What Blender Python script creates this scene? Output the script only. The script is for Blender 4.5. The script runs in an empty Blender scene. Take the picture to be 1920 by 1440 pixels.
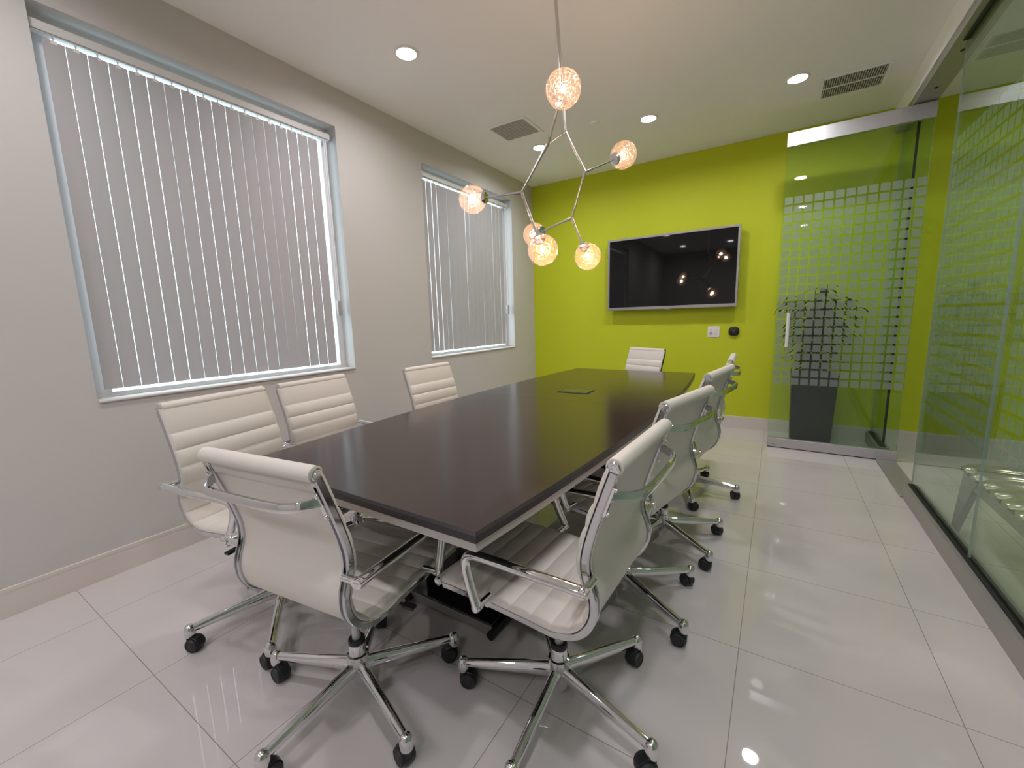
import bpy, math, random
from mathutils import Vector, Matrix
random.seed(7)
PI = math.pi
SC = bpy.context.scene
COL = SC.collection

# ------------------------------------------------------------------ camera, sky, exposure
cam_d = bpy.data.cameras.new('camera')
cam_d.sensor_fit = 'HORIZONTAL'
cam_d.sensor_width = 36.0
cam_d.lens = 782.46 / 1920 * 36.0
cam_d.clip_start = 0.02
cam = bpy.data.objects.new('camera', cam_d)
COL.objects.link(cam)
_R = Vector((0.84600617, 0.53246156, -0.0275362))
_U = Vector((-0.05868531, 0.14432605, 0.98778845))
_F = Vector((-0.52993358, 0.83405916, -0.1533484))
cam.matrix_world = Matrix(((_R.x, _U.x, -_F.x, 0), (_R.y, _U.y, -_F.y, 0), (_R.z, _U.z, -_F.z, 1.27), (0, 0, 0, 1)))
SC.camera = cam

world = bpy.data.worlds.new('sky')
SC.world = world
world.use_nodes = True
wn = world.node_tree.nodes
wl = world.node_tree.links
wn.clear()
w_out = wn.new('ShaderNodeOutputWorld')
w_bg = wn.new('ShaderNodeBackground')
w_tc = wn.new('ShaderNodeTexCoord')
w_sep = wn.new('ShaderNodeSeparateXYZ')
w_map = wn.new('ShaderNodeMapRange')
w_map.inputs['From Min'].default_value = -1
w_map.inputs['From Max'].default_value = 1
w_ramp = wn.new('ShaderNodeValToRGB')
w_ramp.color_ramp.elements[0].position = 0.44
w_ramp.color_ramp.elements[0].color = (0.42, 0.60, 0.70, 1)
w_ramp.color_ramp.elements[1].position = 0.50
w_ramp.color_ramp.elements[1].color = (0.80, 0.93, 1.0, 1)
wl.new(w_tc.outputs['Generated'], w_sep.inputs[0])
wl.new(w_sep.outputs['Z'], w_map.inputs['Value'])
wl.new(w_map.outputs[0], w_ramp.inputs[0])
wl.new(w_ramp.outputs[0], w_bg.inputs['Color'])
w_bg.inputs['Strength'].default_value = 3.2
wl.new(w_bg.outputs[0], w_out.inputs[0])

SC.view_settings.view_transform = 'Standard'
SC.view_settings.look = 'None'
SC.view_settings.gamma = 1
SC.view_settings.use_curve_mapping = False
SC.view_settings.exposure = 0.54
SC.cycles.max_bounces = 14
SC.cycles.diffuse_bounces = 6
SC.cycles.glossy_bounces = 6
SC.cycles.transparent_max_bounces = 24
SC.cycles.transmission_bounces = 8
SC.cycles.caustics_reflective = False
SC.cycles.caustics_refractive = False
SC.cycles.sample_clamp_indirect = 6.0
SC.cycles.use_denoising = True

XL, YB, ZC = -2.874, 5.159, 2.999      # left wall, green wall, ceiling
XG = 0.825                              # plane of the glass partition
XR, YF = 3.3, -2.8                      # far side of the corridor, wall behind the camera
LAMP_W, BULB_W = 6.5, 3.0
LAMP_SPOTS = [(-2.144, 2.207), (-1.076, 4.073), (0.02, 4.083), (-2.162, 4.058),
              (0.02, 2.207), (-2.144, 0.33), (0.02, 0.33), (-1.076, -1.54), (0.02, -1.54), (-2.144, -1.54),
              (1.9, 4.0), (1.9, 2.2), (1.9, 0.33)]
for (lx, ly) in LAMP_SPOTS:      # the last three are unseen lamps added to brighten the corridor
    ld = bpy.data.lights.new('downlight_or_fill_lamp', 'AREA')
    ld.shape = 'DISK'
    ld.size = 0.13
    ld.energy = LAMP_W * (.46 if lx > 1 else (1.12 if ly < 1 else 1))
    ld.spread = math.radians(165)
    ld.color = (1.0, 0.97, 1.0)
    lo = bpy.data.objects.new('downlight_or_fill_lamp', ld)
    COL.objects.link(lo)
    lo.location = (lx, ly, ZC - 0.018)

# ------------------------------------------------------------------ materials
def lin(c):
    return tuple(((v / 255) / 12.92 if v / 255 <= 0.04045 else ((v / 255 + 0.055) / 1.055) ** 2.4) for v in c)

def mat(name, col=(.8, .8, .8), rough=.5, metal=0.0, spec=.5, coat=0.0, bump=None, emit=None, aniso=0.0):
    m = bpy.data.materials.new(name)
    m.use_nodes = True
    nt = m.node_tree
    b = nt.nodes['Principled BSDF']
    b.inputs['Base Color'].default_value = (*col, 1)
    b.inputs['Roughness'].default_value = rough
    b.inputs['Metallic'].default_value = metal
    b.inputs['Specular IOR Level'].default_value = spec
    b.inputs['Coat Weight'].default_value = coat
    if emit:
        b.inputs['Emission Color'].default_value = (*emit[0], 1)
        b.inputs['Emission Strength'].default_value = emit[1]
    if bump:
        sc, st, dist = bump
        tc = nt.nodes.new('ShaderNodeTexCoord')
        n = nt.nodes.new('ShaderNodeTexNoise')
        n.inputs['Scale'].default_value = sc
        n.inputs['Detail'].default_value = 4
        bp = nt.nodes.new('ShaderNodeBump')
        bp.inputs['Strength'].default_value = st
        bp.inputs['Distance'].default_value = dist
        nt.links.new(tc.outputs['Object'], n.inputs['Vector'])
        nt.links.new(n.outputs['Fac'], bp.inputs['Height'])
        nt.links.new(bp.outputs[0], b.inputs['Normal'])
    return m

M = {}
M['wall'] = mat('wall_paint', (0.585, 0.565, 0.55), .75, spec=.25, bump=(160, .06, .002))
M['green'] = mat('lime_wall_paint', (0.545, 0.61, 0.022), .6, spec=.3, bump=(160, .06, .002))
M['ceil'] = mat('ceiling_paint', (0.93, 0.92, 0.935), .8, spec=.2)
M['base'] = mat('skirting_tile', (0.68, 0.62, 0.585), .12, spec=.5)
M['frame_metal'] = mat('polished_aluminium_frame', (0.63, 0.635, 0.66), .10, 1.0)
M['cap'] = mat('skirting_cap', (0.70, 0.645, 0.60), .45)
M['chrome'] = mat('polished_chrome', (0.80, 0.80, 0.815), .045, 1.0)
M['satin'] = mat('satin_aluminium', (0.56, 0.555, 0.57), .42, .7)
M['tv_frame'] = mat('tv_frame_metal', (0.36, 0.355, 0.37), .4, .6)
M['rail'] = mat('brushed_channel', (0.38, 0.365, 0.355), .42, .5)
M['vinyl'] = mat('off_white_vinyl', (0.71, 0.665, 0.62), .42, spec=.45, bump=(420, .05, .001))
M['vinyl_back'] = mat('grey_white_backing', (0.72, 0.675, 0.625), .5, spec=.4)
M['black'] = mat('black_plastic', (0.012, 0.012, 0.014), .38, spec=.5)
M['gasket'] = mat('black_gasket', (0.01, 0.01, 0.01), .6)
M['tread'] = mat('caster_tread', (0.025, 0.025, 0.028), .55)
M['gloss_black'] = mat('black_gloss_panel', (0.008, 0.008, 0.009), .12, spec=.6)
M['edge_dark'] = mat('espresso_edge', (0.022, 0.018, 0.021), .32, spec=.5)
M['edge_grey'] = mat('grey_edge_band', (0.46, 0.43, 0.41), .4, spec=.4)
M['white_pl'] = mat('white_plastic', (0.82, 0.80, 0.78), .35)
M['frame_w'] = mat('window_frame_vinyl', (0.68, 0.67, 0.67), .4)
M['lens'] = mat('downlight_lens', (1, 1, 1), .5, emit=((1.0, .97, .98), 14))
M['filament'] = mat('warm_filament', (1, .8, .5), .5, emit=((1.0, .60, .30), 45))
M['slot'] = mat('vent_interior', (0.10, 0.10, 0.09), .8)
M['vent'] = mat('vent_metal', (0.62, 0.60, 0.57), .5)
M['screen'] = mat('black_screen', (0.003, 0.003, 0.003), .03, spec=.45)
M['bark'] = mat('bark', (0.05, 0.035, 0.02), .8)
M['pot'] = mat('charcoal_planter', (0.012, 0.012, 0.014), .42, spec=.5)
M['soil'] = mat('soil', (0.03, 0.02, 0.015), .9)
M['bench'] = mat('bench_metal', (0.62, 0.56, 0.46), .22, .75)
M['bench_grey'] = mat('bench_frame_metal', (0.42, 0.41, 0.40), .35, .6)

# blind vanes: slightly translucent fabric
def vane_mat():
    m = bpy.data.materials.new('vane_fabric')
    m.use_nodes = True
    nt = m.node_tree
    b = nt.nodes['Principled BSDF']
    b.inputs['Base Color'].default_value = (0.52, 0.50, 0.51, 1)
    b.inputs['Roughness'].default_value = .6
    tr = nt.nodes.new('ShaderNodeBsdfTranslucent')
    tr.inputs['Color'].default_value = (0.62, 0.60, 0.63, 1)
    mx = nt.nodes.new('ShaderNodeMixShader')
    mx.inputs[0].default_value = .18
    nt.links.new(b.outputs[0], mx.inputs[1])
    nt.links.new(tr.outputs[0], mx.inputs[2])
    nt.links.new(mx.outputs[0], nt.nodes['Material Output'].inputs[0])
    return m
M['vane'] = vane_mat()

def schlick(nt, f0=.04):
    # reflectance of a thin pane, the same from either side
    L = nt.links.new
    ge = nt.nodes.new('ShaderNodeNewGeometry')
    dt = nt.nodes.new('ShaderNodeVectorMath')
    dt.operation = 'DOT_PRODUCT'
    L(ge.outputs['Normal'], dt.inputs[0])
    L(ge.outputs['Incoming'], dt.inputs[1])
    def mth(op, a, b=None):
        n = nt.nodes.new('ShaderNodeMath')
        n.operation = op
        for i, q in enumerate((a, b)):
            if q is None:
                continue
            if isinstance(q, (int, float)):
                n.inputs[i].default_value = q
            else:
                L(q, n.inputs[i])
        return n.outputs[0]
    c = mth('SUBTRACT', 1.0, mth('ABSOLUTE', dt.outputs['Value']))
    return mth('ADD', mth('MULTIPLY', mth('POWER', c, 5.0), 1 - f0), f0)

def glass_mat(name, tint, ior=1.5):
    m = bpy.data.materials.new(name)
    m.use_nodes = True
    nt = m.node_tree
    nt.nodes.clear()
    o = nt.nodes.new('ShaderNodeOutputMaterial')
    t = nt.nodes.new('ShaderNodeBsdfTransparent')
    t.inputs[0].default_value = (*tint, 1)
    g = nt.nodes.new('ShaderNodeBsdfGlossy')
    g.inputs['Roughness'].default_value = 0.0
    mx = nt.nodes.new('ShaderNodeMixShader')
    nt.links.new(schlick(nt), mx.inputs[0])
    nt.links.new(t.outputs[0], mx.inputs[1])
    nt.links.new(g.outputs[0], mx.inputs[2])
    nt.links.new(mx.outputs[0], o.inputs[0])
    return m
M['glass'] = glass_mat('clear_glass', (0.89, 0.975, 0.905))
M['win_glass'] = glass_mat('window_glass', (0.97, 0.98, 0.98))

def glass_edge():
    return mat('glass_edge', (0.40, 0.50, 0.44), .2, spec=.5)
M['glass_edge'] = glass_edge()

def frost_mat():
    # etched vinyl film: part of the light passes straight, the rest is scattered, mostly forwards
    m = bpy.data.materials.new('frosted_film')
    m.use_nodes = True
    nt = m.node_tree
    nt.nodes.clear()
    o = nt.nodes.new('ShaderNodeOutputMaterial')
    t = nt.nodes.new('ShaderNodeBsdfTransparent')
    t.inputs[0].default_value = (0.94, 0.96, 0.95, 1)
    d = nt.nodes.new('ShaderNodeBsdfDiffuse')
    d.inputs[0].default_value = (0.52, 0.59, 0.58, 1)
    tl = nt.nodes.new('ShaderNodeBsdfTranslucent')
    tl.inputs[0].default_value = (0.52, 0.59, 0.58, 1)
    a = nt.nodes.new('ShaderNodeMixShader')
    a.inputs[0].default_value = .5
    b = nt.nodes.new('ShaderNodeMixShader')
    b.inputs[0].default_value = .58
    nt.links.new(d.outputs[0], a.inputs[1])
    nt.links.new(tl.outputs[0], a.inputs[2])
    nt.links.new(t.outputs[0], b.inputs[1])
    nt.links.new(a.outputs[0], b.inputs[2])
    nt.links.new(b.outputs[0], o.inputs[0])
    return m
M['frost'] = frost_mat()

def globe_mat():
    # thin crackled glass: clear with a peach tinted, light-scattering crackle web
    m = bpy.data.materials.new('crackle_glass')
    m.use_nodes = True
    nt = m.node_tree
    nt.nodes.clear()
    L = nt.links.new
    o = nt.nodes.new('ShaderNodeOutputMaterial')
    tc = nt.nodes.new('ShaderNodeTexCoord')
    v = nt.nodes.new('ShaderNodeTexVoronoi')
    v.feature = 'DISTANCE_TO_EDGE'
    v.inputs['Scale'].default_value = 62
    nz = nt.nodes.new('ShaderNodeTexNoise')
    nz.inputs['Scale'].default_value = 18
    nz.inputs['Detail'].default_value = 3
    vm = nt.nodes.new('ShaderNodeMixRGB')
    vm.inputs[0].default_value = .015
    L(tc.outputs['Object'], nz.inputs['Vector'])
    L(tc.outputs['Object'], vm.inputs[1])
    L(nz.outputs['Color'], vm.inputs[2])
    L(vm.outputs[0], v.inputs['Vector'])
    r = nt.nodes.new('ShaderNodeMapRange')
    r.inputs['From Min'].default_value = 0.0
    r.inputs['From Max'].default_value = 0.07
    r.inputs['To Min'].default_value = 0.24
    r.inputs['To Max'].default_value = 0.035
    L(v.outputs['Distance'], r.inputs['Value'])
    bp = nt.nodes.new('ShaderNodeBump')
    bp.inputs['Strength'].default_value = .8
    bp.inputs['Distance'].default_value = .004
    L(v.outputs['Distance'], bp.inputs['Height'])
    t = nt.nodes.new('ShaderNodeBsdfTransparent')
    t.inputs[0].default_value = (1.0, .965, .94, 1)
    d = nt.nodes.new('ShaderNodeBsdfTranslucent')
    d.inputs[0].default_value = (1.0, .74, .60, 1)
    L(bp.outputs[0], d.inputs['Normal'])
    g = nt.nodes.new('ShaderNodeBsdfGlossy')
    g.inputs['Roughness'].default_value = .08
    L(bp.outputs[0], g.inputs['Normal'])
    m1 = nt.nodes.new('ShaderNodeMixShader')
    L(r.outputs[0], m1.inputs[0])
    L(t.outputs[0], m1.inputs[1])
    L(d.outputs[0], m1.inputs[2])
    m2 = nt.nodes.new('ShaderNodeMixShader')
    L(schlick(nt, .07), m2.inputs[0])
    L(m1.outputs[0], m2.inputs[1])
    L(g.outputs[0], m2.inputs[2])
    L(m2.outputs[0], o.inputs[0])
    return m
M['globe'] = globe_mat()

def floor_mat():
    m = bpy.data.materials.new('polished_porcelain_tile')
    m.use_nodes = True
    nt = m.node_tree
    b = nt.nodes['Principled BSDF']
    L = nt.links.new
    geo = nt.nodes.new('ShaderNodeNewGeometry')
    sep = nt.nodes.new('ShaderNodeSeparateXYZ')
    L(geo.outputs['Position'], sep.inputs[0])
    def mth(op, a, bb=None):
        n = nt.nodes.new('ShaderNodeMath')
        n.operation = op
        for i, q in enumerate((a, bb)):
            if q is None:
                continue
            if isinstance(q, (int, float)):
                n.inputs[i].default_value = q
            else:
                L(q, n.inputs[i])
        return n.outputs[0]
    tile = 0.6105
    cells = []
    # joints run along y at x = -0.0532 + k*tile; the cross joints left of the table sit half a tile off
    gx = mth('DIVIDE', mth('ADD', sep.outputs['X'], 0.0532 + 20 * tile), tile)
    left = mth('LESS_THAN', sep.outputs['X'], -0.9)
    off = mth('MULTIPLY', left, 1.6495 - 0.429 - 2 * 0.6076)
    gy = mth('DIVIDE', mth('ADD', mth('ADD', sep.outputs['Y'], off), 20 * 0.6076 - 1.6495), 0.6076)
    lines = []
    for g in (gx, gy):
        fr = mth('FRACT', g)
        d = mth('MINIMUM', fr, mth('SUBTRACT', 1.0, fr))
        lines.append(mth('LESS_THAN', d, 0.0022))
    ln = mth('MAXIMUM', lines[0], lines[1])
    nz = nt.nodes.new('ShaderNodeTexNoise')
    nz.inputs['Scale'].default_value = 2.2
    nz.inputs['Detail'].default_value = 5
    L(geo.outputs['Position'], nz.inputs['Vector'])
    ramp = nt.nodes.new('ShaderNodeValToRGB')
    ramp.color_ramp.elements[0].position = .3
    ramp.color_ramp.elements[0].color = (0.60, 0.56, 0.555, 1)
    ramp.color_ramp.elements[1].position = .7
    ramp.color_ramp.elements[1].color = (0.63, 0.59, 0.585, 1)
    L(nz.outputs['Fac'], ramp.inputs[0])
    mx = nt.nodes.new('ShaderNodeMixRGB')
    L(ln, mx.inputs[0])
    L(ramp.outputs[0], mx.inputs[1])
    mx.inputs[2].default_value = (0.30, 0.265, 0.24, 1)
    L(mx.outputs[0], b.inputs['Base Color'])
    b.inputs['Roughness'].default_value = .02
    b.inputs['Specular IOR Level'].default_value = .75
    return m
M['floor'] = floor_mat()

def wood_mat():
    m = bpy.data.materials.new('espresso_laminate')
    m.use_nodes = True
    nt = m.node_tree
    b = nt.nodes['Principled BSDF']
    L = nt.links.new
    tc = nt.nodes.new('ShaderNodeTexCoord')
    mp = nt.nodes.new('ShaderNodeMapping')
    mp.inputs['Scale'].default_value = (26, 1.6, 1)
    nz = nt.nodes.new('ShaderNodeTexNoise')
    nz.inputs['Scale'].default_value = 3
    nz.inputs['Detail'].default_value = 8
    r = nt.nodes.new('ShaderNodeValToRGB')
    r.color_ramp.elements[0].position = .3
    r.color_ramp.elements[0].color = (0.030, 0.017, 0.016, 1)
    r.color_ramp.elements[1].position = .75
    r.color_ramp.elements[1].color = (0.042, 0.026, 0.023, 1)
    L(tc.outputs['Object'], mp.inputs[0])
    L(mp.outputs[0], nz.inputs['Vector'])
    L(nz.outputs['Fac'], r.inputs[0])
    L(r.outputs[0], b.inputs['Base Color'])
    b.inputs['Roughness'].default_value = .17
    b.inputs['Specular IOR Level'].default_value = .5
    return m
M['wood'] = wood_mat()

def leaf_mat():
    m = mat('dark_leaf', (0.010, 0.035, 0.012), .35, spec=.5)
    return m
M['leaf'] = leaf_mat()

# ------------------------------------------------------------------ mesh helpers
class MB:
    def __init__(self):
        self.v, self.f, self.mi = [], [], []
        self.cur = 0
    def add(self, vs, fs):
        o = len(self.v)
        self.v += [tuple(p) for p in vs]
        self.f += [tuple(i + o for i in q) for q in fs]
        self.mi += [self.cur] * len(fs)
        return self
    def box(self, x0, x1, y0, y1, z0, z1):
        vs = [(x, y, z) for z in (z0, z1) for y in (y0, y1) for x in (x0, x1)]
        return self.add(vs, [(0, 2, 3, 1), (4, 5, 7, 6), (0, 1, 5, 4), (2, 6, 7, 3), (0, 4, 6, 2), (1, 3, 7, 5)])
    def obox(self, c, ax, ay, az, hx, hy, hz):
        c, ax, ay, az = Vector(c), Vector(ax), Vector(ay), Vector(az)
        vs = [c + ax * hx * sx + ay * hy * sy + az * hz * sz for sz in (-1, 1) for sy in (-1, 1) for sx in (-1, 1)]
        return self.add(vs, [(0, 2, 3, 1), (4, 5, 7, 6), (0, 1, 5, 4), (2, 6, 7, 3), (0, 4, 6, 2), (1, 3, 7, 5)])
    def prism(self, pts, z0, z1):
        n = len(pts)
        vs = [(p[0], p[1], z0) for p in pts] + [(p[0], p[1], z1) for p in pts]
        fs = [tuple(range(n - 1, -1, -1)), tuple(range(n, 2 * n))]
        fs += [(i, (i + 1) % n, n + (i + 1) % n, n + i) for i in range(n)]
        return self.add(vs, fs)
    def loft(self, rings, cap=True, closed=True):
        n = len(rings[0])
        vs = [p for r in rings for p in r]
        fs = []
        for k in range(len(rings) - 1):
            for i in range(n if closed else n - 1):
                j = (i + 1) % n
                fs.append((k * n + i, k * n + j, (k + 1) * n + j, (k + 1) * n + i))
        if cap and closed:
            fs.append(tuple(range(n - 1, -1, -1)))
            fs.append(tuple((len(rings) - 1) * n + i for i in range(n)))
        return self.add(vs, fs)
    def lathe(self, prof, c=(0, 0, 0), axis=(0, 0, 1), n=24):
        # prof: (radius, height along axis)
        a = Vector(axis).normalized()
        u = a.orthogonal().normalized()
        w = a.cross(u)
        c = Vector(c)
        rings = []
        for (r, h) in prof:
            r = max(r, 1e-5)
            rings.append([c + a * h + (u * math.cos(2 * PI * i / n) + w * math.sin(2 * PI * i / n)) * r for i in range(n)])
        return self.loft(rings)
    def tube(self, path, r, n=12, sx=1.0, up=None):
        # r: number or list; sx scales the section sideways (across up)
        P = [Vector(p) for p in path]
        rs = r if isinstance(r, (list, tuple)) else [r] * len(P)
        ss = sx if isinstance(sx, (list, tuple)) else [sx] * len(P)
        rings = []
        ref = Vector(up) if up else None
        prev = None
        for k, p in enumerate(P):
            t = (P[min(k + 1, len(P) - 1)] - P[max(k - 1, 0)]).normalized()
            if prev is None:
                u = (ref - t * ref.dot(t)) if ref else t.orthogonal()
                if u.length < 1e-4:
                    u = t.orthogonal()
            else:
                u = prev - t * prev.dot(t)
            u.normalize()
            prev = u
            w = t.cross(u)
            rings.append([p + u * math.sin(2 * PI * i / n) * rs[k] + w * math.cos(2 * PI * i / n) * rs[k] * ss[k] for i in range(n)])
        return self.loft(rings)
    def sphere(self, c, r, n=24, m=14, sz=1.0):
        return self.lathe([(r * math.sin(PI * k / m), -r * sz * math.cos(PI * k / m)) for k in range(m + 1)], c, n=n)
    def build(self, name, m, parent=None, smooth=True, bevel=0.0, angle=35, seg=2):
        me = bpy.data.meshes.new(name)
        me.from_pydata(self.v, [], self.f)
        for q in (m if isinstance(m, (list, tuple)) else [m]):
            me.materials.append(q)
        me.polygons.foreach_set('material_index', self.mi)
        me.update()
        import bmesh
        bm = bmesh.new()
        bm.from_mesh(me)
        bmesh.ops.recalc_face_normals(bm, faces=bm.faces)
        bm.to_mesh(me)
        bm.free()
        if smooth:
            me.polygons.foreach_set('use_smooth', [True] * len(me.polygons))
            me.set_sharp_from_angle(angle=math.radians(angle))
        o = bpy.data.objects.new(name, me)
        COL.objects.link(o)
        if parent:
            o.parent = parent
        if bevel:
            bv = o.modifiers.new('bevel', 'BEVEL')
            bv.width = bevel
            bv.segments = seg
            bv.limit_method = 'ANGLE'
            bv.angle_limit = math.radians(40)
        return o

def tag(o, label=None, cat=None, group=None, kind=None):
    for k, q in (('label', label), ('category', cat), ('group', group), ('kind', kind)):
        if q:
            o[k] = q
    return o

def empty(name, loc=(0, 0, 0), rz=0.0):
    o = bpy.data.objects.new(name, None)
    o.empty_display_size = .1
    COL.objects.link(o)
    o.location = loc
    o.rotation_euler = (0, 0, rz)
    return o

def box(name, m, x0, x1, y0, y1, z0, z1, parent=None, bevel=0.0):
    return MB().box(x0, x1, y0, y1, z0, z1).build(name, m, parent, smooth=bevel > 0, bevel=bevel)

def copy_tree(o, parent=None):
    c = o.copy()
    COL.objects.link(c)
    if parent:
        c.parent = parent
    for ch in list(o.children):
        copy_tree(ch, c)
    return c

def bezier(pts, n=8):
    # Catmull-Rom through pts
    P = [Vector(p) for p in pts]
    out = []
    for i in range(len(P) - 1):
        a, b, c, d = P[max(i - 1, 0)], P[i], P[i + 1], P[min(i + 2, len(P) - 1)]
        for k in range(n):
            t = k / n
            out.append(.5 * ((2 * b) + (c - a) * t + (2 * a - 5 * b + 4 * c - d) * t * t + (3 * b - a - 3 * c + d) * t ** 3))
    out.append(P[-1])
    return out

# ------------------------------------------------------------------ the setting
tag(box('floor', M['floor'], XL - .2, XR, YF, YB + .1, -.08, 0), kind='structure')
tag(box('ceiling', M['ceil'], XL - .2, XR, YF, YB + .1, ZC, ZC + .1), kind='structure')
# left wall with two window openings
W1 = (0.630, 2.165)
W2 = (3.062, 4.622)
ZS, ZH = 0.914, 2.725
wall = MB()
wt = .16
def lw(y0, y1, z0, z1):
    wall.box(XL - wt, XL, y0, y1, z0, z1)
lw(YF, W1[0], 0, ZC); lw(W1[1], W2[0], 0, ZC); lw(W2[1], YB, 0, ZC)
for w in (W1, W2):
    lw(w[0], w[1], 0, ZS); lw(w[0], w[1], ZH, ZC)
tag(wall.build('wall_left', M['wall'], smooth=False), kind='structure')
tag(box('wall_back', M['green'], XL - wt, XR, YB, YB + .1, 0, ZC), kind='structure')
tag(box('wall_front', M['wall'], XL - wt, XR, YF - .1, YF, 0, ZC), kind='structure')
tag(box('wall_right', M['wall'], XR, XR + .1, YF, YB, 0, ZC), kind='structure')
bb = MB()
bb.box(XL, XL + .012, YF, YB - .0126, 0, .132)
o = bb.build('baseboard_left', [M['base']], smooth=False)
tag(o, kind='structure')
MB().box(XL, XL + .0132, YF, YB - .0126, .119, .136).build('top_strip', M['cap'], o, smooth=False)
o = tag(box('baseboard_back', M['base'], XL + .012, XR, YB - .012, YB, 0, .132), kind='structure')
MB().box(XL + .0132, XR - .0125, YB - .0132, YB, .119, .136).build('top_strip', M['cap'], o, smooth=False)
tag(box('baseboard_right', M['base'], XR - .012, XR, YF, YB - .0125, 0, .132), kind='structure')

# windows: vinyl frame and pane set deep in the opening
for i, w in enumerate((W1, W2)):
    y0, y1 = w
    fr = MB()
    xa, xb = XL - wt, XL - .115
    k = .05
    kl = .088
    fr.box(xa, xb, y0, y0 + kl, ZS, ZH); fr.box(xa, xb, y1 - k, y1, ZS, ZH)
    fr.box(xa, xb, y0 + kl, y1 - k, ZS, ZS + .03); fr.box(xa, xb, y0 + kl, y1 - k, ZH - k, ZH)
    wo = tag(fr.build('window_%d' % (i + 1), M['frame_w'], smooth=False), kind='structure')
    box('pane', M['win_glass'], XL - .146, XL - .140, y0 + kl, y1 - k, ZS + .03, ZH - k, wo)
    sl = MB().box(XL - .115, XL + .012, y0 + .002, y1 - .002, ZS - .006, ZS + .006)
    sl.build('window_sill', M['wall'], wo, smooth=True, bevel=.004)

# vertical blinds
def vertical_blind(name, w, label, n, seed):
    rnd = random.Random(seed)
    y0, y1 = w
    root = empty(name, (XL - .07, (y0 + y1) / 2, ZS))
    tag(root, label, 'window blind', 'closed vertical blinds')
    hy = (y1 - y0) / 2
    ztop, zbot = 2.610 - ZS, .962 - ZS + .004
    hr = MB()
    hr.box(-.025, .025, -hy + .008, hy - .02, 2.632 - ZS, 2.672 - ZS)
    hr.box(-.018, .018, -hy + .008, hy - .02, 2.626 - ZS, 2.632 - ZS)
    hr.build('headrail', M['frame_w'], root, bevel=.003)
    ya, yb = -hy + .048, hy - .112
    sp = (yb - ya) / n
    sl = MB()
    hg = MB()
    for k in range(n):
        yc = ya + sp * (k + .5)
        gap = rnd.choice([.0002, .0005, .0008, .0012, .0016, .0036])
        half = (sp - gap) / 2
        a0 = math.radians(rnd.uniform(-3.5, 1.2))
        a1 = a0 + math.radians(rnd.uniform(-1.6, 1.6))
        bow = .004
        rings = []
        for z, ang in ((zbot, a0), ((zbot + ztop) / 2, (a0 + a1) / 2), (ztop, a1)):
            row = []
            for j in range(7):
                u = -1 + 2 * j / 6
                lx = bow * (1 - u * u)
                ly = u * half
                row.append((lx * math.cos(ang) + ly * math.sin(ang), yc + ly * math.cos(ang) - lx * math.sin(ang), z))
            back = [(p[0] - .0012, p[1], p[2]) for p in reversed(row)]
            rings.append(row + back)
        sl.loft(rings)
        hg.box(-.002, .004, yc - .011, yc + .011, ztop - .012, ztop + .004)
        hg.box(-.002, .002, yc - .003, yc + .003, ztop, 2.627 - ZS)
    sl.cur = 1
    sl.add(hg.v, hg.f)
    sl.build('vane_panel', [M['vane'], M['white_pl']], root, angle=50)
    cd = MB()
    yc = hy - .058
    for dy in (-.008, .008):
        cd.tube([(.012, yc + dy, 2.64 - ZS), (.012, yc + dy, 1.44 - ZS)], .0022, 6)
    co = cd.build('pull_cord', M['white_pl'], root)
    wt_ = MB().box(.002, .026, yc - .017, yc + .017, 1.335 - ZS, 1.45 - ZS)
    wt_.build('cord_weight', mat('cord_weight_plastic', (.42, .39, .37), .4), co, bevel=.004)
    return root
vertical_blind('vertical_blind', W1, 'white vertical blind closed over the large near window beside the camera', 18, 3)
vertical_blind('vertical_blind', W2, 'white vertical blind closed over the narrower looking window next to the green wall', 19, 5)

# glass partition
part = tag(empty('wall_glass', (XG, 2, 0)), kind='structure')
def gpart(name, m, x0, x1, y0, y1, z0, z1, bevel=0.0):
    o = box(name, m, x0 - XG, x1 - XG, y0 - 2, y1 - 2, z0, z1, part, bevel)
    return o
YD0, YD1 = 3.662, 4.548
gpart('bottom_rail', M['rail'], .785, .868, -1.6, YD0, 0, .098, .002)
gpart('bottom_rail', M['rail'], .785, .868, 4.60, YB - .013, 0, .098, .002)
gpart('gasket', M['gasket'], .806, .846, -1.6, YD0, .098, .106)
gpart('gasket', M['gasket'], .806, .846, 4.60, YB - .013, .098, .106)
hd = gpart('header', M['rail'], .772, .908, -1.6, YB - .001, 2.785, 2.84, .002)
gpart('header_gasket', M['gasket'], .806, .846, -1.6, YD0, 2.776, 2.785)
gpart('bulkhead', M['ceil'], .765, .92, -1.6, YB - .001, 2.84, ZC)
gpart('threshold', M['rail'], .772, .90, YD0 + .001, YD1 - .03, 0, .012, .004)
gpart('end_wall', M['wall'], .77, .88, YF, -1.6, 0, ZC)
def squares(u0, u1, v0, v1, pu, pv, gu, gv):
    out = []
    nu = int((u1 - u0 + gu) / pu + 1e-6)
    nv = int(round((v1 - v0 + gv) / pv))
    for i in range(nu):
        for j in range(nv):
            out.append((u0 + i * pu, u0 + i * pu + pu - gu, v0 + j * pv, v0 + j * pv + pv - gv))
    return out
panes = [(YD0 - 1.0, YD0), (YD0 - 2.06, YD0 - 1.004), (YD0 - 3.12, YD0 - 2.064), (YD0 - 4.18, YD0 - 3.124), (-1.6, YD0 - 4.184), (4.606, YB - .014)]
gpart('dark_edge_strip', M['gasket'], XG - .008, XG + .008, 4.598, 4.606, .106, 2.776)  # strip added to draw the far pane's dark edge line
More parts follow.
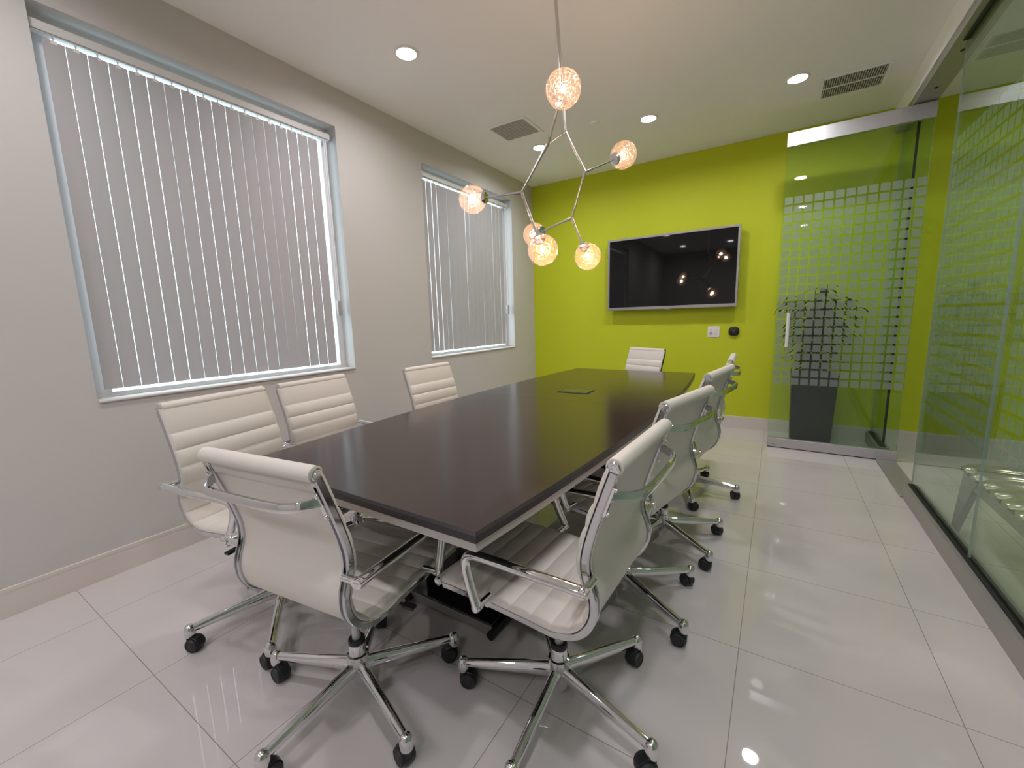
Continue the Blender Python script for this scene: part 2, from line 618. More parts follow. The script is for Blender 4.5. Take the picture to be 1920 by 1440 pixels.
for (a, b) in panes:
    p = MB()
    x0, x1 = -.005, .005
    p.box(x0, x1, a - 2, b - 2, .106, 2.776)
    p.mi = [1 if k in (2, 3) else 0 for k in range(6)]
    po = p.build('glass_pane', [M['glass'], M['glass_edge']], part, smooth=False)
    f = MB()
    for (u0, u1, v0, v1) in squares(a + .012, b - .004, .608, 2.268, .0708, .0755, .0135, .0165):
        f.add([(.0075, u0 - 2, v0), (.0075, u1 - 2, v0), (.0075, u1 - 2, v1), (.0075, u0 - 2, v1)], [(0, 1, 2, 3)])
    f.build('frosted_squares', M['frost'], po, smooth=False)
for y in (3.80, 4.30):
    bt = MB()
    bt.lathe([(.011, 0), (.011, .004), (.006, .006)], (.84 - XG, y - 2, 2.785), (0, 0, -1), 14)
    bt.build('header_screw', M['gasket'], hd)

# pivot glass door, standing open into the room
door = tag(empty('door_1', (.905, 4.545, 0), math.radians(-1.5)), kind='structure')
DW = .925
dp = MB().box(-DW, -.004, -.006, .006, .09, 2.665)
dp.mi = [1 if k in (4, 5) else 0 for k in range(6)]
dpo = dp.build('door_pane', [M['glass'], M['glass_edge']], door, smooth=False)
MB().box(-DW, 0, -.022, .022, 2.665, 2.776).build('top_rail', M['satin'], door, bevel=.002)
br = MB().box(-DW, 0, -.022, .022, .008, .092).build('bottom_rail', M['satin'], door, bevel=.002)
lk = MB().box(-DW + .03, -DW + .07, -.0235, -.021, .028, .038)
lk.build('lock_plate', M['rail'], br)
MB().box(-DW + .005, -.01, -.012, .012, .001, .008).build('sweep', M['gasket'], br)
f = MB()
for (u0, u1, v0, v1) in squares(-DW + .012, -.004, .608, 2.268, .0708, .0755, .0135, .0165):
    f.add([(u0, -.0072, v0), (u1, -.0072, v0), (u1, -.0072, v1), (u0, -.0072, v1)], [(0, 1, 2, 3)])
f.build('frosted_squares', M['frost'], dpo, smooth=False)
for s in (-1, 1):
    h = MB()
    h.tube([(-DW + .10, s * .05, .955), (-DW + .10, s * .05, 1.255)], .0135, 14)
    for z in (1.0, 1.21):
        h.tube([(-DW + .10, s * .006, z), (-DW + .10, s * .05, z)], .008, 10)
    h.build('door_handle', M['white_pl'], door)

# ------------------------------------------------------------------ ceiling fittings
def downlight(x, y, label):
    r = empty('recessed_downlight', (x, y, ZC))
    tag(r, label, 'ceiling light', 'recessed ceiling downlights')
    MB().lathe([(.063, -.001), (.063, -.008), (.076, -.007), (.082, -.002), (.082, 0.0)], n=32).build('trim_ring', M['white_pl'], r)
    MB().lathe([(1e-4, -.0085), (.064, -.0085), (.064, -.006), (1e-4, -.006)], n=32).build('lens', M['lens'], r)
    return r
downlight(*LAMP_SPOTS[0], 'round white downlight in the ceiling nearest the large near window')
downlight(*LAMP_SPOTS[1], 'round white downlight in the ceiling in front of the wall mounted television')
downlight(*LAMP_SPOTS[2], 'round white downlight in the ceiling beside the large slotted vent')
downlight(*LAMP_SPOTS[3], 'small round white downlight in the ceiling beside the fine grid vent')
downlight(*LAMP_SPOTS[4], 'round downlight above the walkway by the glass wall, reflected in the glass door')
downlight(*LAMP_SPOTS[6], 'round downlight over the camera position, reflected in the glass door')
downlight(*LAMP_SPOTS[8], 'round downlight behind the camera by the glass wall, a faint reflection in the glass door')

v = empty('ceiling_vent', (-2.158, 3.57, ZC))
tag(v, 'square fine grid return air vent in the ceiling above the far window', 'ceiling vent', 'ceiling air vents')
fr = MB()
a, b_ = .205, .185
fr.box(-a, a, -a * .92, -a * .92 + .03, -.008, -.0005); fr.box(-a, a, a * .92 - .03, a * .92, -.008, -.0005)
fr.box(-a, -a + .03, -a * .92 + .03, a * .92 - .03, -.008, -.0005); fr.box(a - .03, a, -a * .92 + .03, a * .92 - .03, -.008, -.0005)
fr.build('frame', M['ceil'], v, bevel=.002)
MB().box(-a + .03, a - .03, -a * .92 + .03, a * .92 - .03, -.001, -.0004).build('duct_opening', M['slot'], v, smooth=False)
g = MB()
for k in range(16):
    y = -.155 + k * .31 / 15
    g.box(-a + .03, a - .03, y - .0035, y + .0035, -.006, -.001)
for k in range(9):
    x = -.16 + k * .04
    g.box(x - .0015, x + .0015, -.158, .158, -.005, -.001)
g.build('grille', M['vent'], v, smooth=False)

v = empty('ceiling_vent', (.38, 4.40, ZC))
tag(v, 'rectangular supply vent with two rows of dark slots in the ceiling before the glass door', 'ceiling vent', 'ceiling air vents')
fr = MB()
hx, hy = .212, .192
fr.box(-hx, hx, -hy, -hy + .025, -.008, -.0005); fr.box(-hx, hx, hy - .025, hy, -.008, -.0005)
fr.box(-hx, -hx + .025, -hy + .025, hy - .025, -.008, -.0005); fr.box(hx - .025, hx, -hy + .025, hy - .025, -.008, -.0005)
fr.box(-hx + .025, hx - .025, -.006, .006, -.007, -.0005)
fr.build('frame', M['ceil'], v, bevel=.002)
MB().box(-hx + .025, hx - .025, -hy + .025, hy - .025, -.001, -.0004).build('duct_opening', M['slot'], v, smooth=False)
g = MB()
for k in range(25):
    x = -hx + .025 + (k + .5) * (2 * hx - .05) / 25
    for (ya, yb) in ((-hy + .025, -.006), (.006, hy - .025)):
        g.box(x - .0028, x + .0028, ya, yb, -.006, -.001)
g.build('louvers', M['vent'], v, smooth=False)

d = MB().lathe([(1e-4, -.016), (.03, -.016), (.036, -.012), (.037, -.002), (.037, -.0005), (1e-4, -.0005)], n=28)
o = d.build('sprinkler_cover', M['ceil'])
o.location = (-1.493, 3.865, ZC)
tag(o, 'small flat round sprinkler cover on the ceiling between chandelier and downlights', 'sprinkler cover')

# ------------------------------------------------------------------ chandelier
CH = Vector((-1.079, 2.216, ZC))        # where the rod meets the ceiling
ch = empty('chandelier', CH)
tag(ch, 'branching silver chandelier with six glowing crackle glass globes hanging over the table', 'chandelier')
KC = .93
def toward(q):
    return tuple(c + (v - c) * KC for v, c in zip(q, (0, 0, 1.27)))
N = dict(A=(-1.12, 2.424, 2.349), B=(-1.128, 2.216, 2.221), C=(-1.029, 2.502, 2.131), D=(-1.29, 2.19, 1.988), E=(-1.158, 2.593, 1.901))
G = dict(G1=(-0.888, 1.903, 2.299), G2=(-1.59, 2.119, 1.985), G3=(-0.881, 2.765, 2.268), G4=(-1.506, 2.725, 1.862), G5=(-1.089, 2.06, 1.632), G6=(-1.017, 2.515, 1.64))
N = {k: toward(q) for k, q in N.items()}
G = {k: toward(q) for k, q in G.items()}
N = {k: Vector(q) - CH for k, q in N.items()}
G = {k: Vector(q) - CH for k, q in G.items()}
M['nickel'] = mat('brushed_nickel', (0.62, 0.58, 0.55), .25, 1.0)
MB().lathe([(1e-4, 0), (.06, 0), (.06, -.012), (.05, -.022), (.012, -.03), (1e-4, -.03)], n=28).build('ceiling_canopy', M['nickel'], ch)
MB().tube([(0, 0, -.02), N['A']], .0085, 12).build('rod', M['nickel'], ch)
RG = .076
def arm(a, b, name='arm'):
    m = MB()
    m.tube([a, b], .0062, 12)
    dirn = (b - a).normalized()
    m.tube([a - dirn * .004, a + dirn * .05], .0082, 12)
    return m.build(name, M['nickel'], ch)
arm(N['A'], N['B']); arm(N['A'], N['C']); arm(N['B'], N['D']); arm(N['C'], N['E'])
def globe(a, c):
    c = Vector(c)
    dr = (c - a).normalized()
    e = c - dr * (RG + .004)
    arm(a, e)
    up = dr
    prof = []
    for k in range(1, 17):
        t = PI * k / 17
        rr = RG * math.sin(t)
        prof.append((rr, -RG * math.cos(t)))
    prof = [(.022, -RG * .965)] + [q for q in prof if q[1] > -RG * .95] + [(1e-4, RG)]
    m = MB()
    n = 32
    u = up.orthogonal().normalized()
    w = up.cross(u)
    rings = [[up * h_ + (u * math.cos(2 * PI * i / n) + w * math.sin(2 * PI * i / n)) * r_ for i in range(n)] for (r_, h_) in prof]
    m.loft(rings, cap=False)
    go = m.build('globe', M['globe'], ch, angle=80)
    go.location = c
    s = MB()
    s.lathe([(1e-4, -RG - .006), (.030, -RG - .006), (.033, -RG + .004), (.033, -RG + .012), (.016, -RG + .016), (.0135, -RG + .034), (1e-4, -RG + .034)], (0, 0, 0), up, 24)
    s.build('socket', M['chrome'], go)
    b = MB()
    b.lathe([(1e-4, -.018), (.006, -.017), (.010, -.010), (.0115, -.002), (.0105, .005), (.006, .0105), (1e-4, .012)], (0, 0, 0), up, 16)
    b.build('bulb', M['filament'], go)
    pl = bpy.data.lights.new('bulb_glow', 'POINT')
    pl.energy = BULB_W
    pl.color = (1.0, .68, .50)
    pl.shadow_soft_size = .018
    po = bpy.data.objects.new('bulb_glow', pl)
    COL.objects.link(po)
    po.location = CH + c
for k, n_ in (('G1', 'B'), ('G2', 'D'), ('G3', 'C'), ('G4', 'E'), ('G5', 'D'), ('G6', 'E')):
    globe(N[n_], G[k])

# ------------------------------------------------------------------ conference table
TX, TY = -1.145, 2.338
tb = empty('conference_table', (TX, TY, 0))
tag(tb, 'long dark espresso boat shaped conference table with grey edge band and black pedestals', 'table')
YN, YFAR = .742 - TY, 3.93 - TY
def half_w(y):
    t = y / 1.6
    return .642 - .085 * t * t
def outline(y0, y1, inset=0.0, n=10):
    ys = [y0 + (y1 - y0) * k / n for k in range(n + 1)]
    R_ = [(half_w(y) - inset, y) for y in ys]
    L_ = [(-half_w(y) + inset, y) for y in reversed(ys)]
    return R_ + L_
for (y0, y1, e0, e1) in ((YN, -.0017, 1, 0), (.0017, YFAR, 0, 1)):
    m = MB()
    ins = .006
    lo_ = outline(y0, y1)
    hi_ = outline(y0 + ins * e0, y1 - ins * e1, ins)
    n = len(lo_)
    m.cur = 0
    m.add([(x, y, .76) for x, y in hi_], [tuple(range(n))])
    m.cur = 1
    vs = [(x, y, .76) for x, y in hi_] + [(x, y, .752) for x, y in lo_] + [(x, y, .733) for x, y in lo_]
    fs = []
    for k in range(2):
        fs += [(k * n + i, k * n + (i + 1) % n, (k + 1) * n + (i + 1) % n, (k + 1) * n + i) for i in range(n)]
    fs.append(tuple(range(2 * n, 3 * n)))
    m.add(vs, fs)
    to = m.build('tabletop', [M['wood'], M['edge_dark']], tb, smooth=False)
    b = MB().prism(outline(y0 + .004 * e0, y1 - .004 * e1, .004), .708, .733)
    b.build('edge_band', M['edge_grey'], to, smooth=False)
    MB().prism(outline(y0 + .02 * e0, y1 - .02 * e1, .02), .7065, .7085).build('underside', M['edge_dark'], to, smooth=False)
def pedestal(yc, s):
    m = MB()
    m.box(-.20, .20, yc - .12, yc + .12, .05, .7064)
    po = m.build('pedestal', M['gloss_black'], tb, bevel=.006)
    q = MB().box(-.215, .238, yc - .20, yc + .20, .012, .05)
    q.build('plinth', M['gloss_black'], po, bevel=.003)
    for sy in (-1, 1):
        MB().box(-.215, .238, yc + sy * .201 - .004, yc + sy * .201 + .004, .006, .044).build('plinth_edge', M['rail'], po, smooth=False)
    for sx in (-.222, .245):
        MB().tube([(sx, yc - .225, .018), (sx, yc + .225, .018)], .0175, 14).build('foot_bar', M['black'], po)
pedestal(1.425 - TY, 1)
pedestal(3.25 - TY, -1)
pm = MB().box(-1.275 - TX, -1.055 - TX, 2.588 - TY, 2.745 - TY, .7602, .7635)
po = pm.build('power_outlet_lid', M['black'], tb, bevel=.002)
MB().box(-1.262 - TX, -1.068 - TX, 2.603 - TY, 2.732 - TY, .7635, .7645).build('lid_insert', mat('lid_insert', (.03, .035, .03), .15, spec=.7), po)

# ------------------------------------------------------------------ office chair
prof0 = [(-.269, .944), (-.260, .918), (-.238, .855), (-.212, .775), (-.197, .716), (-.194, .676), (-.199, .646), (-.209, .620), (-.217, .592),
         (-.2175, .566), (-.212, .538), (-.194, .503), (-.163, .475), (-.122, .459), (-.080, .456), (-.017, .459), (.06, .461), (.14, .462), (.225, .461), (.310, .457)]
dense = bezier([(0, y, z) for y, z in prof0], 10)
# resample by arc length
acc = [0.0]
for i in range(1, len(dense)):
    acc.append(acc[-1] + (dense[i] - dense[i - 1]).length)
TOT = acc[-1]
def at_s(s):
    s = min(max(s, 0), TOT)
    for i in range(1, len(acc)):
        if acc[i] >= s:
            t = (s - acc[i - 1]) / max(acc[i] - acc[i - 1], 1e-9)
            p = dense[i - 1].lerp(dense[i], t)
            break
    return p
def frame_s(s):
    p = at_s(s)
    t = (at_s(s + .004) - at_s(s - .004)).normalized()     # downwards then forwards
    n = Vector((0, -t.z, t.y))                             # towards the sitter
    if n.dot(Vector((0, .5, .5))) < 0:
        n = -n
    return p, t, n
S_SPLIT = None
for k in range(400):
    s = TOT * k / 400
    p = at_s(s)
    if p.z < .50 and p.y > -.20:
        S_SPLIT = s
        break
RIB0, RIBP = .112, .066
S_SPLIT = RIB0 + RIBP * round((S_SPLIT - RIB0) / RIBP)
def rib_h(s):
    if s < RIB0:
        q = s / RIB0
        return .016 + .004 * math.sin(PI * min(q, 1.0)) ** .6 * (1 if q > .5 else 1)
    u = ((s - RIB0) / RIBP) % 1.0
    return .0145 + .0085 * (abs(math.sin(PI * u)) ** .45)
def pad(s0, s1, ds=.0035):
    m = MB()
    n = max(2, int((s1 - s0) / ds))
    HW = .2285
    xs = [-1, -.985, -.95, -.90, -.6, -.3, 0, .3, .6, .90, .95, .985, 1]
    rings = []
    for k in range(n + 1):
        s = s0 + (s1 - s0) * k / n
        p, t, nn = frame_s(s)
        h_ = rib_h(s + (1e-5 if k == 0 else (-1e-5 if k == n else 0)))
        row = []
        for u in xs:
            e = 1 - max(0, (abs(u) - .90) / .10) ** 2
            hh = .009 + (h_ - .009) * math.sqrt(max(e, 0)) if abs(u) > .9 else h_
            row.append(Vector((u * HW, 0, 0)) + p + nn * (hh + .004))
        back = []
        for u in reversed(xs):
            hh = .010 if abs(u) > .905 else -.003
            back.append(Vector((u * HW, 0, 0)) + p + nn * hh)
        rings.append(row + back)
    m.loft(rings)
    nx = len(xs)
    m.mi = [1 if all(i % (2 * nx) > nx for i in q) and len(q) == 4 else 0 for q in m.f]
    return m

def make_chair():
    root = empty('office_chair')
    # upholstery
    b = pad(.006, S_SPLIT)
    p, t, nn = frame_s(0.0)
    rc = Vector((0, -.2655, .944))
    b.tube([rc + Vector((x, 0, 0)) for x in (-.2195, -.2185, -.2, 0, .2, .2185, .2195)], [.019, .0212, .0216, .0216, .0216, .0212, .019], 22)
    # folded-over hem behind the roll
    rows = []
    for k in range(8):
        s = .004 + .05 * k / 7
        p, t, nn = frame_s(s)
        rows.append([p + Vector((x, 0, 0)) - nn * q for x, q in ((-.203, .006), (.203, .006), (.203, .002), (-.203, .002))])
    b.loft(rows)
    back = b.build('backrest', [M['vinyl'], M['vinyl_back']], root, angle=42)
    for sx in (-1, 1):
        c = MB()
        o_ = rc + Vector((sx * .2195, 0, 0))
        c.lathe([(.0165, 0), (.0165, .005), (.0135, .0068), (.012, .0055), (.009, .0055), (.008, .0072), (.004, .0072), (.0035, .0055), (1e-4, .0055)], o_, (sx, 0, 0), 24)
        c.build('end_cap', M['chrome'], back)
    q = pad(S_SPLIT, TOT - .012)
    p, t, nn = frame_s(TOT)
    fc = p + nn * .008 - t * .002
    q.tube([fc + Vector((x, 0, 0)) for x in (-.2285, -.227, 0, .227, .2285)], [.0125, .0145, .0145, .0145, .0125], 18)
    seat = q.build('seat', [M['vinyl'], M['vinyl_back']], root, angle=42)
    for sx in (-1, 1):
        c = MB()
        c.lathe([(.0135, 0), (.0135, .005), (.011, .0065), (.009, .0052), (.006, .0052), (.0045, .0068), (1e-4, .0068)], fc + Vector((sx * .2285, 0, 0)), (sx, 0, 0), 22)
        c.build('end_cap', M['chrome'], seat)
    # side frames: chrome profile with a groove behind
    for sx in (-1, 1):
        m = MB()
        rings = []
        n = 90
        sec = [(-.0105, .008), (-.012, .006), (-.012, -.0085), (-.0095, -.0115), (-.0052, -.0115), (-.0036, -.002), (.0036, -.002), (.0052, -.0115), (.0095, -.0115), (.012, -.0085), (.012, .006), (.0105, .008)]
        for k in range(n + 1):
            s = .012 + (TOT - .018 - .012) * k / n
            p, t, nn = frame_s(s)
            rings.append([p + Vector((sx * .2165 + a_, 0, 0)) + nn * b_ for a_, b_ in sec])
        m.loft(rings)
        p, t, nn = frame_s(0.02)
        m.obox(rc + Vector((sx * .2165, -.002, -.014)), (1, 0, 0), nn, t, .006, .009, .014)
        m.build('side_frame', M['frame_metal'], root, angle=30)
    # armrests
    for sx in (-1, 1):
        m = MB()
        X = lambda a_, y, z: (sx * a_, y, z)
        path = bezier([X(.272, -.226, .6475), X(.271, -.19, .6455), X(.268, -.08, .640), X(.265, .06, .634), X(.264, .125, .629), X(.265, .150, .617), X(.267, .156, .592), X(.270, .140, .54), X(.274, .118, .492), X(.275, .112, .474)], 6)
        nP = len(path)
        rs, ss = [], []
        for k in range(nP):
            u = k / (nP - 1)
            if u < .45:
                rs.append(.0122); ss.append(1.42 - .3 * u)
            else:
                w_ = min(1, (u - .45) / .2)
                rs.append(.0122 + .0020 * w_); ss.append(1.3 - .28 * w_)
        m.tube(path, rs, 16, ss, up=(0, 0, 1))
        a_ = m.build('armrest', M['chrome'], root, angle=50)
        for (y, z) in ((-.214, .6465), (.113, .479)):
            st = MB()
            st.lathe([(.010, 0), (.010, .042), (.0125, .044), (.0135, .050), (.0135, .066), (.011, .0715), (.006, .0715), (.005, .069), (1e-4, .069)], (sx * .215, y, z), (sx, 0, 0), 20)
            st.build('mounting_stud', M['chrome'], a_)
    # curved grab handle across the back
    m = MB()
    hp = bezier([(-.2165, -.250, .872), (-.198, -.278, .869), (-.168, -.303, .867), (-.12, -.314, .866), (0, -.317, .866), (.12, -.314, .866), (.168, -.303, .867), (.198, -.278, .869), (.2165, -.250, .872)], 8)
    rings = []
    for k, p in enumerate(hp):
        t = (hp[min(k + 1, len(hp) - 1)] - hp[max(k - 1, 0)]).normalized()
        side = t.cross(Vector((0, 0, 1))).normalized()
        rings.append([p + side * a_ + Vector((0, 0, b_)) for a_, b_ in ((-.005, -.0115), (.005, -.0115), (.006, .0085), (.0035, .0120), (-.0035, .0120), (-.006, .0085))])
    m.loft(rings)
    hb = m.build('back_handle', M['chrome'], root, angle=50)
    for sx in (-1, 1):
        m = MB()
        s0 = .085
        p, t, nn = frame_s(s0)
        m.obox(p + Vector((sx * .2165, 0, 0)) - nn * .0142, (1, 0, 0), nn, t, .0075, .003, .040)
        for q_ in (-.033, .033):
            m.lathe([(.006, 0), (.006, .004), (.003, .0055), (1e-4, .0055)], p + Vector((sx * .2165, 0, 0)) - nn * .0172 + t * q_, -nn, 12)
        m.build('bracket', M['chrome'], hb)
    # under the seat
    for y in (-.06, .13):
        m = MB()
        m.tube([(-.208, y, .442), (-.12, y, .418), (.12, y, .418), (.208, y, .442)], .011, 12)
        m.build('crossbar', M['chrome'], root)
    m = MB()
    m.box(-.075, .075, -.09, .16, .385, .414)
    m.tube([(.07, .03, .395), (.20, .03, .395)], .005, 8)
    m.box(.19, .235, .018, .042, .390, .400)
    m.build('tilt_mechanism', M['black'], root, bevel=.006)
    # gas lift
    m = MB()
    m.lathe([(.0145, .205), (.0145, .33), (.019, .332), (.019, .392), (1e-4, .392)], n=20)
    gl = m.build('gas_lift', M['satin'], root)
    MB().lathe([(.0145, .193), (.0265, .193), (.0275, .197), (.0275, .207), (.0255, .211), (.0145, .211)], n=24).build('collar', M['black'], gl)
    # five-star base
    m = MB()
    m.lathe([(1e-4, .045), (.024, .045), (.026, .05), (.030, .085), (.034, .115), (.036, .148), (.0352, .155), (.029, .157), (.029, .192), (.0275, .195), (1e-4, .195)], n=28)
    base = m.build('base', M['chrome'], root)
    for k in range(5):
        a_ = 2 * PI * k / 5
        m = MB()
        L_ = .335
        rings = []
        for (d_, z_, hw, hh) in ((.018, .108, .018, .028), (.05, .107, .018, .0275), (.15, .100, .0165, .0225), (.25, .092, .0150, .0185), (L_ - .008, .0855, .0132, .0150)):
            row = []
            for i in range(16):
                q_ = 2 * PI * i / 16
                row.append((d_, hw * math.cos(q_), z_ + hh * math.sin(q_)))
            rings.append(row)
        m.loft(rings)
        lo2 = m.build('leg', M['chrome'], base)
        lo2.rotation_euler = (0, 0, a_)
        # caster: hooded twin wheel plus a chrome domed cap
        cs = MB()
        hood = []
        tr = -.017
        for sx in (-.0135, -.0115, .0115, .0135):
            rr = .0285 if abs(sx) > .012 else .0305
            hood.append([(tr + rr * math.cos(q_), sx, .0275 + rr * math.sin(q_)) for q_ in [math.radians(-35 + 250 * i / 20) for i in range(21)]] )
        cs.loft(hood, cap=False, closed=False)
        inner = [[(p_[0] * .94 + tr * .06, p_[1] * .95, (p_[2] - .0275) * .94 + .0275) for p_ in r_] for r_ in hood]
        cs.loft(inner, cap=False, closed=False)
        cs.tube([(0, 0, .036), (0, 0, .066)], [.0145, .0155], 16)
        cs.box(tr - .004, .010, -.004, .004, .022, .05)
        co = cs.build('caster', M['black'], root)
        co.location = (L_ * math.cos(a_), L_ * math.sin(a_), 0)
        co['slot'] = k
        for sy in (-1, 1):
            wv = MB().lathe([(1e-4, -.0075), (.012, -.008), (.013, -.0065), (.019, -.0065), (.020, -.0085), (.0245, -.0075), (.0268, -.004), (.0268, .004), (.0245, .0075), (.020, .0085), (.019, .0065), (.013, .0065), (.012, .008), (1e-4, .0075)], (tr, sy * .0165, .0270), (0, 1, 0), 22)
            wv.build('wheel', M['tread'], co)
        cp = MB().lathe([(.0190, .058), (.0205, .062), (.0205, .080), (.0188, .092), (.0140, .1015), (.007, .1060), (1e-4, .107)], n=20)
        cp.build('cap', M['chrome'], co)
    return root

UPPER = ('backrest', 'seat', 'side_frame', 'armrest', 'back_handle', 'crossbar', 'tilt_mechanism')
chair0 = make_chair()
CHAIRS = [
 # x, y, seat turn, base turn, height, label
 (-1.155, .782, .125, .980, -.025, 'white ribbed office chair at the near end of the table, its plain back towards us'),
 (-.551, 1.113, 1.535, 1.003, -.013, 'white office chair at the near table corner on the glass wall side, seen from behind'),
 (-.528, 1.731, 1.369, .732, .011, 'second white office chair from the near table corner in the glass wall side row'),
 (-.490, 2.335, 1.435, .619, .034, 'third white office chair from the near table corner in the glass wall side row'),
 (-.507, 3.113, 1.615, -.018, .024, 'white office chair nearest the green wall in the glass wall side row'),
 (-1.802, .878, -1.376, 4.384, .020, 'white ribbed office chair on the window side nearest us, behind the end chair'),
 (-2.035, 1.452, -1.488, 4.485, -.006, 'middle white office chair on the window side, below the large window corner'),
 (-1.877, 2.221, -1.583, 3.5, -.005, 'white office chair on the window side standing apart below the wall between the windows'),
 (-1.268, 4.279, 2.713, .5, -.036, 'white office chair at the far table end in front of the green wall'),
]
SWIVEL = {(-1.155, 2): PI, (-1.802, 1): 0.0}      # castors that would touch a neighbour's
rnd = random.Random(11)
roots = [chair0] + [copy_tree(chair0) for _ in CHAIRS[1:]]
for r, (x, y, th, ph, dz, lab) in zip(roots, CHAIRS):
    r.location = (x, y, 0)
    r.rotation_euler = (0, 0, th)
    tag(r, lab, 'chair', 'white ribbed office chairs around the table')
    for c in r.children:
        n = c.name.split('.')[0]
        if n in UPPER:
            c.location.z = dz
        elif n == 'gas_lift':
            c.location.z = 0
        elif n == 'base':
            c.rotation_euler.z = ph - th
        elif n == 'caster':
            a_ = 2 * PI * c['slot'] / 5 + ph - th
            c.location = (.335 * math.cos(a_), .335 * math.sin(a_), 0)
            sw_ = rnd.uniform(-1.6, 1.6)
            c.rotation_euler.z = SWIVEL.get((x, c['slot']), a_ + th + sw_) - th

# ------------------------------------------------------------------ green wall fittings
tv = empty('television', (-1.079, 5.085, 1.755))
tag(tv, 'large flat screen television with silver frame mounted on the green wall', 'television')
W_, H_ = .705, .4155
m = MB()
bz = .022
m.box(-W_, W_, -.035, .012, -H_, -H_ + .033); m.box(-W_, W_, -.035, .012, H_ - bz, H_)
m.box(-W_, -W_ + bz, -.035, .012, -H_ + .033, H_ - bz); m.box(W_ - bz, W_, -.035, .012, -H_ + .033, H_ - bz)
m.box(-W_ + .01, W_ - .01, -.02, .02, -H_ + .01, H_ - .01)
fo = m.build('frame', M['tv_frame'], tv, bevel=.002)
box('screen', M['screen'], -W_ + bz, W_ - bz, -.0305, -.02, -H_ + .033, H_ - bz, tv)
bd = MB().lathe([(1e-4, -.012), (.030, -.012), (.040, -.004), (.040, 0), (1e-4, 0)], (.0, -.012, -H_ + .004), (0, 0, 1), 24)
bo = bd.build('sensor_bump', M['satin'], fo)
MB().box(-.25, .25, .02, .073, -.2, .2).build('wall_bracket', M['black'], tv)
cb = MB().tube(bezier([(-W_ + .02, .03, .27), (-W_ - .018, .04, .255), (-W_ - .022, .045, .21), (-W_ + .02, .035, .17)], 6), .004, 8)
cb.build('cable', M['black'], tv)

sw = empty('light_switch', (-.598, YB, 1.07))
tag(sw, 'white double light switch plate on the green wall under the television', 'light switch')
MB().box(-.06, .06, -.006, -.0005, -.06, .06).build('plate', M['white_pl'], sw, bevel=.003)
for sx in (-1, 1):
    ro = MB().box(sx * .025 - .0165, sx * .025 + .0165, -.0095, -.006, -.034, .034).build('rocker', mat('rocker_plastic', (.72, .70, .70), .35), sw, bevel=.0015)
    if sx < 0:
        MB().box(-.039, -.011, -.0105, -.0094, -.028, -.004).build('indicator', M['edge_grey'], ro)

th_ = empty('thermostat', (-.398, YB, 1.075))
tag(th_, 'black rounded thermostat on the green wall beside the light switch', 'thermostat')
def squircle(r, y, n=40, e=3.2):
    out = []
    for i in range(n):
        a_ = 2 * PI * i / n
        c_, s_ = math.cos(a_), math.sin(a_)
        out.append((r * math.copysign(abs(c_) ** (2 / e), c_), y, r * .96 * math.copysign(abs(s_) ** (2 / e), s_)))
    return out
m = MB().loft([squircle(.048, -.0005), squircle(.050, -.008), squircle(.050, -.018), squircle(.046, -.024), squircle(.040, -.026)])
m.build('body', M['black'], th_, angle=60)
m = MB()
m.box(-.012, -.003, -.0268, -.0262, .0, .012); m.box(.002, .011, -.0268, -.0262, .0, .012); m.box(-.008, .008, -.0268, -.0262, -.018, -.014)
m.build('display_digits', mat('dim_display', (.10, .11, .11), .3), th_)

# ------------------------------------------------------------------ plant behind the glass door
pp = empty('potted_plant', (.318, 4.862, 0))
tag(pp, 'dark leafy plant in a tall charcoal square planter behind the glass door', 'potted plant')
m = MB()
rings = []
nz_ = 44
def sq(hw, z, r=.012):
    out = []
    for (cx, cy, a0) in ((1, 1, 0), (-1, 1, 90), (-1, -1, 180), (1, -1, 270)):
        for k in range(4):
            a_ = math.radians(a0 + 30 * k)
            out.append((cx * (hw - r) + r * math.cos(a_), cy * (hw - r) + r * math.sin(a_), z))
    return out
rings.append(sq(.150, 0.0))
for k in range(nz_ + 1):
    z = .01 + .66 * k / nz_
    hw = .155 + .022 * k / nz_ + (.0022 if k % 2 else -.0012)
    rings.append(sq(hw, z))
rings += [sq(.180, .672), sq(.180, .686), sq(.166, .686), sq(.164, .640)]
m.loft(rings)
m.build('planter', M['pot'], pp, angle=50)
MB().prism([(-.163, -.163), (.163, -.163), (.163, .163), (-.163, .163)], .642, .652).build('soil', M['soil'], pp, smooth=False)
rp = random.Random(21)
st = MB()
lf = MB()
def leaf(base, d, ln, w, droop):
    d = Vector(d).normalized()
    p = Vector(base)
    up = Vector((0, 0, 1))
    rows = []
    n = 6
    for k in range(n + 1):
        u = k / n
        side = d.cross(up)
        if side.length < .05:
            side = Vector((1, 0, 0))
        side.normalize()
        nrm = side.cross(d).normalized()
        ww = w * (math.sin(PI * min(1, (u * .92 + .06))) ** .8) * (1 - .15 * u)
        if k == n:
            ww = .0008
        q = []
        for e_, dd in ((-1, .004), (0, 0), (1, .004)):
            v_ = p + side * ww * e_ + nrm * dd
            v_.y = min(max(v_.y, -.255), .27)
            q.append(v_)
        rows.append(q)
        p = p + d * ln / n
        d = (d + Vector((0, 0, -droop / n))).normalized()
    lf.loft(rows, cap=False, closed=False)
